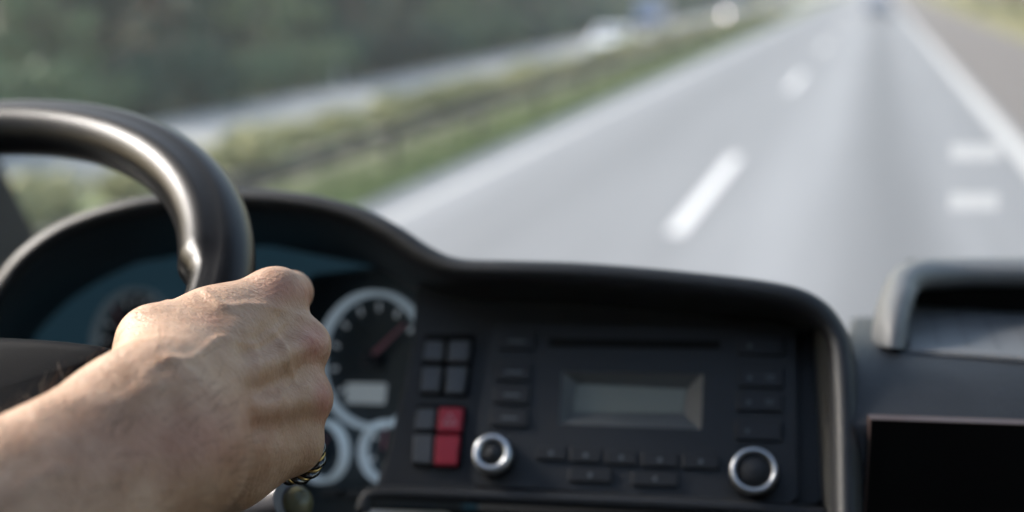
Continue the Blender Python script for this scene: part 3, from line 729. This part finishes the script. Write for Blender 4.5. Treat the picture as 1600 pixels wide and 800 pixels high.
rs = [[p-WN*.07 for p in Q], [p-WN*.016 for p in Q], [p-WN*.009+inn(p)*.0006 for p in Q], [p-WN*.0045+inn(p)*.0022 for p in Q], [p-WN*.0015+inn(p)*.0048 for p in Q], [p-WN*.0003+inn(p)*.0080 for p in Q], [p+inn(p)*.012 for p in Q], [p+WN*.0005+(cen-p)*.3 for p in Q], [p+WN*.001+(cen-p)*.8 for p in Q]]
b = MB(); b.rings(rs, True, True, True); b.build('airbag_cover', M['hub'], sw, smooth=50)
WN = WNk
for a in (-28, 208, -62, 242):
    e = math.cos(R(a))*WE1+math.sin(R(a))*WE2; f = np.cross(WN, e); rs = []
    for t, wd, h, dz in ((.06,.035,.014,-.05),(.12,.026,.010,-.035),(.17,.020,.008,-.016),(.212,.019,.008,-.002),(.222,.02,.008,0)):
        rs.append([WC+e*t+WN*dz+f*wd*math.cos(q)+WN*h*math.sin(q) for q in [2*math.pi*k/16 for k in range(16)]])
    MB().rings(rs, True, True, True).build('spoke', M['trim'], sw, smooth=180)
col = thing('steering_column', WC-WN*.10, 'dark grey steering column cowl below the wheel', 'steering column')
MB().lathe(WC-WN*.09, -WN, WE1, [(.0001,0),(.045,.0),(.06,.012),(.065,.05),(.07,.16),(.075,.45)], 32).build('cowl', M['panel'], col, smooth=60)
# stalk with olive end cap
stk = thing('indicator_stalk', at(300, 830, .66), 'black steering column stalk with olive round end cap under the hand', 'stalk')
pth = spline([at(*p) for p in [(180,880,.68),(300,830,.66),(385,800,.645),(430,788,.637),(452,782,.632)]], 20)
M['stalk'] = mat('grey satin stalk plastic', (.12,.12,.13), .3)
MB().tube(pth, [.013-.002*k/19 for k in range(20)], 18).build('stalk_arm', M['stalk'], stk, smooth=60)
e0 = at(462, 786, .635); ax = (EYE-e0)/np.linalg.norm(EYE-e0); ax = ax*.9+RV*.25; ax /= np.linalg.norm(ax); xa = np.cross(ax, UV); xa /= np.linalg.norm(xa)
kn = MB().lathe(e0-ax*.012, ax, xa, [(.0001,-.01),(.0075,-.01),(.0085,0),(.0088,.012),(.0082,.0155)], 28).build('stalk_knob', M['black'], stk, smooth=50)
MB().lathe(e0-ax*.012, ax, xa, [(.0082,.0153),(.007,.0175),(.004,.019),(.0001,.0195)], 28).build('end_cap', M['olive'], kn, smooth=180)
# ------------------------------------------------------------------ the driver's arm (signed distance field -> one skin mesh)
def cp(u, v, d): return np.array([(u-800)/FPX*d, (400-v)/FPX*d, d])
VOX = .00125
LO = np.array([-.345, -.255, .215]); HI = np.array([.0, .012, .652])
DIM = np.ceil((HI-LO)/VOX).astype(int)
SD = np.full(DIM, 1.0, np.float32)
def cone(a, b, ra, rb, k=.006, sub=False, flat=None):
    a = np.array(a, float); b = np.array(b, float); mg = max(ra, rb)+k*1.5+.004
    i0 = np.maximum(((np.minimum(a, b)-mg-LO)/VOX).astype(int), 0); i1 = np.minimum(((np.maximum(a, b)+mg-LO)/VOX).astype(int)+1, DIM)
    if np.any(i1 <= i0): return
    X, Y, Z = [ (LO[q]+VOX*np.arange(i0[q], i1[q])).astype(np.float32) for q in range(3)]
    dx = X[:,None,None]-a[0]; dy = Y[None,:,None]-a[1]; dz = Z[None,None,:]-a[2]
    v = b-a; L2 = max(v@v, 1e-12)
    t = np.clip((dx*v[0]+dy*v[1]+dz*v[2])/L2, 0, 1)
    ex, ey, ez = dx-t*v[0], dy-t*v[1], dz-t*v[2]
    d = np.sqrt(ex*ex+ey*ey+ez*ez)-(ra+(rb-ra)*t)
    s = SD[i0[0]:i1[0], i0[1]:i1[1], i0[2]:i1[2]]
    if sub:
        h = np.maximum(k-np.abs(s+d), 0)/k; s[...] = np.maximum(s, -d)+h*h*k*.25
    else:
        h = np.maximum(k-np.abs(s-d), 0)/k; s[...] = np.minimum(s, d)-h*h*k*.25
def chain(pts, k=.006, sub=False):
    for p, q in zip(pts[:-1], pts[1:]): cone(cp(*p[:3]), cp(*q[:3]), p[3], q[3], k, sub)
# forearm: radius and ulna sides
wr_r, wr_u = cp(212,648,.468), cp(288,722,.470)
el = np.array([-.262, -.166, .262])
e_r, e_u = el+np.array([-.020,.016,0]), el+np.array([.018,-.018,.004])
m_r, m_u = wr_r*.45+e_r*.55, wr_u*.45+e_u*.55
cone(wr_r, m_r, .0200, .0270, .012); cone(m_r, e_r, .0270, .036, .012)
cone(wr_u, m_u, .0185, .0265, .02); cone(m_u, e_u, .0265, .034, .02)
cone((wr_r+wr_u)/2, (m_r+m_u)/2, .021, .028, .02); cone((m_r+m_u)/2, el, .028, .037, .02)
# carpus and metacarpals
MC = {'i': ((262,598,.490),(428,470,.566),.0125,.0125), 'm': ((272,632,.484),(462,542,.553),.0125,.0122),
      'r': ((284,668,.482),(468,621,.543),.0120,.0117), 'p': ((300,700,.484),(459,690,.537),.0118,.0106)}
for f in 'imrp':
    a, b, ra, rb = MC[f]; cone(cp(*a), cp(*b), ra*1.1, rb*.86, .014)
cone(wr_r, cp(265,600,.492), .0195, .0145, .018); cone(wr_u, cp(300,695,.492), .018, .0145, .018)
cone((wr_r+wr_u)/2, cp(280,645,.490), .020, .0155, .018)
# palm fill, hypothenar, thenar
chain([(300,690,.50,.017),(350,725,.52,.0165),(415,702,.54,.0135)], .016)
chain([(285,640,.512,.015),(430,600,.556,.012)], .016); chain([(280,600,.512,.015),(415,520,.562,.012)], .016)
chain([(232,612,.492,.0145),(240,535,.520,.0128)], .014)
# web muscle between thumb and index
chain([(255,540,.520,.0120),(330,512,.540,.0135),(405,488,.560,.0130)], .014)
chain([(262,580,.508,.014),(340,545,.530,.014)], .016)
# thumb
chain([(237,530,.518,.0122),(268,508,.552,.0098),(292,520,.588,.0085)], .006)
# fingers: knuckle, middle joint, end joint, tip
for f, J in {'i': [(428,470,.566,.0112),(455,457,.604,.0096),(402,476,.632,.0085),(352,500,.622,.0075)],
          'm': [(462,542,.553,.0112),(460,548,.600,.0098),(412,562,.620,.0086),(362,588,.603,.0075)],
          'r': [(468,621,.543,.0108),(463,622,.588,.0092),(415,640,.603,.0082),(362,660,.585,.0072)],
          'p': [(460,700,.538,.0098),(458,712,.574,.0090),(405,722,.586,.0075),(352,728,.570,.0066)]}.items():
    chain(J, .0045)
# knuckle heads
for u, v, d, r in ((436,462,.5625,.0118),(476,537,.5500,.0108),(479,622,.5405,.0102),(464,690,.5370,.0092)):
    cone(cp(u,v,d), cp(u+2,v,d+.003), r, r*.95, .008)
# hollows between the knuckles
for p, q, r in (((505,500,.545),(400,535,.508),.0050),((528,585,.535),(410,596,.500),.0048),((520,665,.526),(400,660,.494),.0046)):
    cone(cp(*p), cp(*q), r, r*.7, .010, True)
# extensor tendons
for p, q in (((436,464,.553),(285,610,.478)),((478,538,.5405),(295,635,.472)),((480,622,.532),(305,665,.470))):
    cone(cp(*p), cp(*q), .0031, .0029, .007)
# wrist and ulna bumps
cone(cp(296,712,.455), cp(290,722,.452), .0105, .0105, .012)
cone(cp(238,600,.472), cp(256,596,.476), .010, .010, .014)
AR_TENDON = 1
# surface nets
def surface_nets(f, lo, h):
    s = f < 0; c = np.zeros([n-1 for n in f.shape], np.int8)
    for i in (0,1):
        for j in (0,1):
            for k in (0,1): c += s[i:f.shape[0]-1+i, j:f.shape[1]-1+j, k:f.shape[2]-1+k]
    act = (c > 0) & (c < 8); idx = np.argwhere(act); ID = np.full(act.shape, -1, np.int64); ID[act] = np.arange(len(idx))
    acc = np.zeros((len(idx), 3)); cnt = np.zeros(len(idx))
    cor = [np.array(q) for q in ((0,0,0),(1,0,0),(0,1,0),(1,1,0),(0,0,1),(1,0,1),(0,1,1),(1,1,1))]
    val = [f[idx[:,0]+q[0], idx[:,1]+q[1], idx[:,2]+q[2]].astype(float) for q in cor]
    for a in range(8):
        for b in range(a+1, 8):
            if np.abs(cor[a]-cor[b]).sum() != 1: continue
            m = (val[a] < 0) != (val[b] < 0); t = val[a][m]/(val[a][m]-val[b][m])
            acc[m] += cor[a]+t[:,None]*(cor[b]-cor[a]); cnt[m] += 1
    V = lo+(idx+acc/cnt[:,None])*h; F = []
    for ax in range(3):
        u, w_ = [(1,2),(2,0),(0,1)][ax]
        sl0 = [slice(None)]*3; sl1 = [slice(None)]*3; sl0[ax] = slice(0,-1); sl1[ax] = slice(1,None)
        A, B = s[tuple(sl0)], s[tuple(sl1)]; e = np.argwhere(A != B)
        ok = (e[:,u] > 0) & (e[:,w_] > 0) & (e[:,u] < f.shape[u]-1) & (e[:,w_] < f.shape[w_]-1); e = e[ok]
        ins = A[e[:,0], e[:,1], e[:,2]]
        def g(du, dw):
            q = e.copy(); q[:,u] -= du; q[:,w_] -= dw; return ID[q[:,0], q[:,1], q[:,2]]
        quad = np.stack([g(1,1), g(0,1), g(0,0), g(1,0)], 1); quad[~ins] = quad[~ins][:, ::-1]; F.append(quad)
    return V, np.vstack(F)
V, F_ = surface_nets(SD, LO, VOX)
# smooth, then raise the veins by a displacement along the normal
E_ = np.vstack([F_[:, [0,1]], F_[:, [1,2]], F_[:, [2,3]], F_[:, [3,0]]])
deg_ = np.bincount(E_.ravel(), minlength=len(V))[:, None]
def smooth_(V, n, lam):
    for _ in range(n):
        S = np.zeros_like(V); np.add.at(S, E_[:,0], V[E_[:,1]]); np.add.at(S, E_[:,1], V[E_[:,0]]); V = V+lam*(S/deg_-V)
    return V
V = smooth_(V, 5, .5)
fn = np.cross(V[F_[:,2]]-V[F_[:,0]], V[F_[:,3]]-V[F_[:,1]]); VN = np.zeros_like(V)
for k in range(4): np.add.at(VN, F_[:,k], fn)
VN /= np.linalg.norm(VN, axis=1)[:, None]+1e-12
PX = np.stack([800+FPX*V[:,0]/V[:,2], 400-FPX*V[:,1]/V[:,2]], 1)
front = np.clip(-(VN*V).sum(1)/np.linalg.norm(V, axis=1)*2.5, 0, 1)
disp = np.zeros(len(V)); redness = np.zeros(len(V))
def ridge(pts, amp, wid):
    P = spline(pts, 40); d = np.full(len(V), 1e9)
    near = (np.abs(PX-P.mean(0)).max(1) < 260)
    dd = np.sqrt(((PX[near][:,None]-P[None])**2).sum(-1)).min(1); d[near] = dd
    return amp*np.exp(-(d/wid)**2)
VEINS = [([(318,452),(352,478),(392,476),(440,484),(470,496)], .0008, 5.5), ([(300,470),(322,484),(352,478)], .0003, 6),
         ([(262,562),(300,560),(345,528),(392,540),(425,522),(445,500)], .0008, 6.5), ([(425,522),(447,548),(452,580),(462,602),(480,606)], .0012, 5.5),
         ([(392,540),(404,572),(398,610)], .0007, 6), ([(230,580),(262,562),(292,575),(318,604),(352,640),(372,690)], .0006, 9),
         ([(452,580),(436,630),(440,670)], .0006, 6), ([(60,640),(130,620),(190,628),(240,600),(275,592)], .0006, 16), ([(40,760),(110,735),(170,742),(230,712)], .0006, 18)]
for p, a, w_ in VEINS: disp += ridge(p, a, w_)*front
rg = np.random.default_rng(3)
for (u, v, rx, ry, am) in ((442,452,34,24,.6),(492,536,22,32,.9),(506,622,16,34,.9),(330,500,22,10,.3),(480,455,14,26,.5),(200,700,130,60,.25),(330,690,90,60,.35),(400,640,70,60,.2)):
    redness += am*np.exp(-(((PX[:,0]-u)/rx)**2+((PX[:,1]-v)/ry)**2))
# wrinkles over the knuckles
for (u, v, rx, ry, ang, fq) in ((440,450,30,20,65,.85),(490,536,20,28,15,.95),(504,622,14,28,5,.95)):
    m_ = np.exp(-(((PX[:,0]-u)/rx)**2+((PX[:,1]-v)/ry)**2)*1.2)*front
    s_ = (PX[:,0]-u)*math.cos(R(ang))+(PX[:,1]-v)*math.sin(R(ang)); disp += .00030*m_*np.sin(s_*fq+.8*np.sin((PX[:,1]+PX[:,0])*.11))
V = V+VN*disp[:, None]
Wv = EYE+V[:, :1]*RV+V[:, 1:2]*UV+V[:, 2:]*FV
root = Wv[V[:,2] > .45].mean(0)
def skinmat():
    m = bpy.data.materials.new('skin'); m.use_nodes = True; t = m.node_tree; p = t.nodes['Principled BSDF']
    p.inputs['Roughness'].default_value = .46; p.inputs['Specular IOR Level'].default_value = .45
    p.inputs['Subsurface Weight'].default_value = .18; p.inputs['Subsurface Radius'].default_value = (.0045,.0016,.0008); p.inputs['Subsurface Scale'].default_value = 1
    tc = t.nodes.new('ShaderNodeTexCoord'); N = t.nodes.new
    n1 = N('ShaderNodeTexNoise'); n1.inputs['Scale'].default_value = 90; n1.inputs['Detail'].default_value = 6; t.links.new(tc.outputs['Object'], n1.inputs['Vector'])
    r = N('ShaderNodeValToRGB'); r.color_ramp.elements[0].position = .3; r.color_ramp.elements[1].position = .72
    r.color_ramp.elements[0].color = (.45,.26,.155,1); r.color_ramp.elements[1].color = (.60,.385,.255,1); t.links.new(n1.outputs['Fac'], r.inputs[0])
    at_ = N('ShaderNodeAttribute'); at_.attribute_name = 'redness'
    mx = N('ShaderNodeMix'); mx.data_type = 'RGBA'; t.links.new(at_.outputs['Fac'], mx.inputs['Factor']); t.links.new(r.outputs[0], mx.inputs[6]); mx.inputs[7].default_value = (.46,.19,.135,1)
    # fine skin relief: crossing creases and pores
    mp = N('ShaderNodeMapping'); mp.inputs['Rotation'].default_value = (.4,.3,.7); mp.inputs['Scale'].default_value = (1,2.4,1); t.links.new(tc.outputs['Object'], mp.inputs[0])
    vo = N('ShaderNodeTexVoronoi'); vo.feature = 'DISTANCE_TO_EDGE'; vo.inputs['Scale'].default_value = 430; t.links.new(mp.outputs[0], vo.inputs['Vector'])
    n2 = N('ShaderNodeTexNoise'); n2.inputs['Scale'].default_value = 260; n2.inputs['Detail'].default_value = 7; t.links.new(mp.outputs[0], n2.inputs['Vector'])
    cr2 = N('ShaderNodeMapRange'); cr2.inputs['From Max'].default_value = .12; cr2.inputs['To Min'].default_value = .90; cr2.inputs['To Max'].default_value = 1.0; t.links.new(vo.outputs['Distance'], cr2.inputs['Value'])
    vm = N('ShaderNodeVectorMath'); vm.operation = 'SCALE'; t.links.new(mx.outputs[2], vm.inputs[0]); t.links.new(cr2.outputs[0], vm.inputs['Scale']); t.links.new(vm.outputs[0], p.inputs['Base Color'])
    cl = N('ShaderNodeMapRange'); cl.inputs['From Max'].default_value = .25; t.links.new(vo.outputs['Distance'], cl.inputs['Value'])
    b1 = N('ShaderNodeBump'); b1.inputs['Strength'].default_value = .3; b1.inputs['Distance'].default_value = .0005; t.links.new(cl.outputs[0], b1.inputs['Height'])
    b2 = N('ShaderNodeBump'); b2.inputs['Strength'].default_value = .9; b2.inputs['Distance'].default_value = .0009; t.links.new(n2.outputs['Fac'], b2.inputs['Height']); t.links.new(b1.outputs[0], b2.inputs['Normal'])
    t.links.new(b2.outputs[0], p.inputs['Normal'])
    return m
M['skin'] = skinmat()
me = bpy.data.meshes.new('person'); me.from_pydata((Wv-root).tolist(), [], F_.tolist()); me.update()
me.attributes.new('redness', 'FLOAT', 'POINT').data.foreach_set('value', np.clip(redness, 0, 1).astype(np.float32))
me.materials.append(M['skin']); me.shade_smooth()
per = bpy.data.objects.new('person', me); COL.objects.link(per); per.location = tuple(root); OFF[per.name] = tuple(root)
tag(per, "driver's bare forearm and fist gripping the black steering wheel", 'person')
# hairs on the forearm
rg = np.random.default_rng(9); cand = np.where((V[:,2] < .475) & (V[:,2] > .25) & (V[:,1]*1.0-V[:,0]*.55 > -.05))[0]
hb_ = MB(); dirh = (cp(330,560,.49)-el); dirh /= np.linalg.norm(dirh)
for i in rg.choice(cand, min(1500, len(cand)), replace=False):
    p = V[i]; n_ = VN[i]; d = dirh*.6+rg.normal(size=3)*.35+n_*.35; L = rg.uniform(.006, .013); d /= np.linalg.norm(d)
    q = [p, p+d*L*.5+n_*.001, p+d*L-n_*.0005+np.array([0,-.0008,0])]
    hb_.tube([cs(*x) for x in q], [.00008,.00007,.00003], 3, False)
M['hair'] = mat('fine brown hair', (.10,.06,.035), .5)
ho = hb_.build('arm_hair', M['hair'], per, smooth=0); ho['kind'] = 'stuff'
# twisted ring on the little finger
rc = cp(461,709,.556); raxis = cp(458,712,.574)-cp(460,700,.538); raxis /= np.linalg.norm(raxis); a1 = np.cross(raxis, [0,1,0]); a1 /= np.linalg.norm(a1); a2 = np.cross(raxis, a1)
fr_ = thing('finger_ring', cs(*rc), 'twisted gold and dark metal ring on the little finger', 'ring')
for st, m in ((0,'gold'),(1,'steel_dark'),(2,'gold'),(3,'steel_dark')):
    pts = []
    for k in range(181):
        a = 2*math.pi*k/180; tw = a*6+st*math.pi/2; rr = .0112+.0012*math.cos(tw); pts.append(cs(*(rc+(a1*math.cos(a)+a2*math.sin(a))*rr+raxis*.0016*math.sin(tw))))
    MB().tube(pts, .0015 if m == 'steel_dark' else .0008, 8, False).build('ring_strand', M[m], fr_, smooth=180)
# ------------------------------------------------------------------ air
hz = MB().box(-120, 120, -70, 420, OZ-2.0, 16).build('haze', None, smooth=0); hz['kind'] = 'stuff'
m = bpy.data.materials.new('haze'); m.use_nodes = True; t = m.node_tree; t.nodes.remove(t.nodes['Principled BSDF'])
pv = t.nodes.new('ShaderNodeVolumePrincipled'); pv.inputs['Color'].default_value = (.90,.93,1.0,1); pv.inputs['Density'].default_value = .0007
t.links.new(pv.outputs[0], t.nodes['Material Output'].inputs['Volume']); hz.data.materials.append(m)
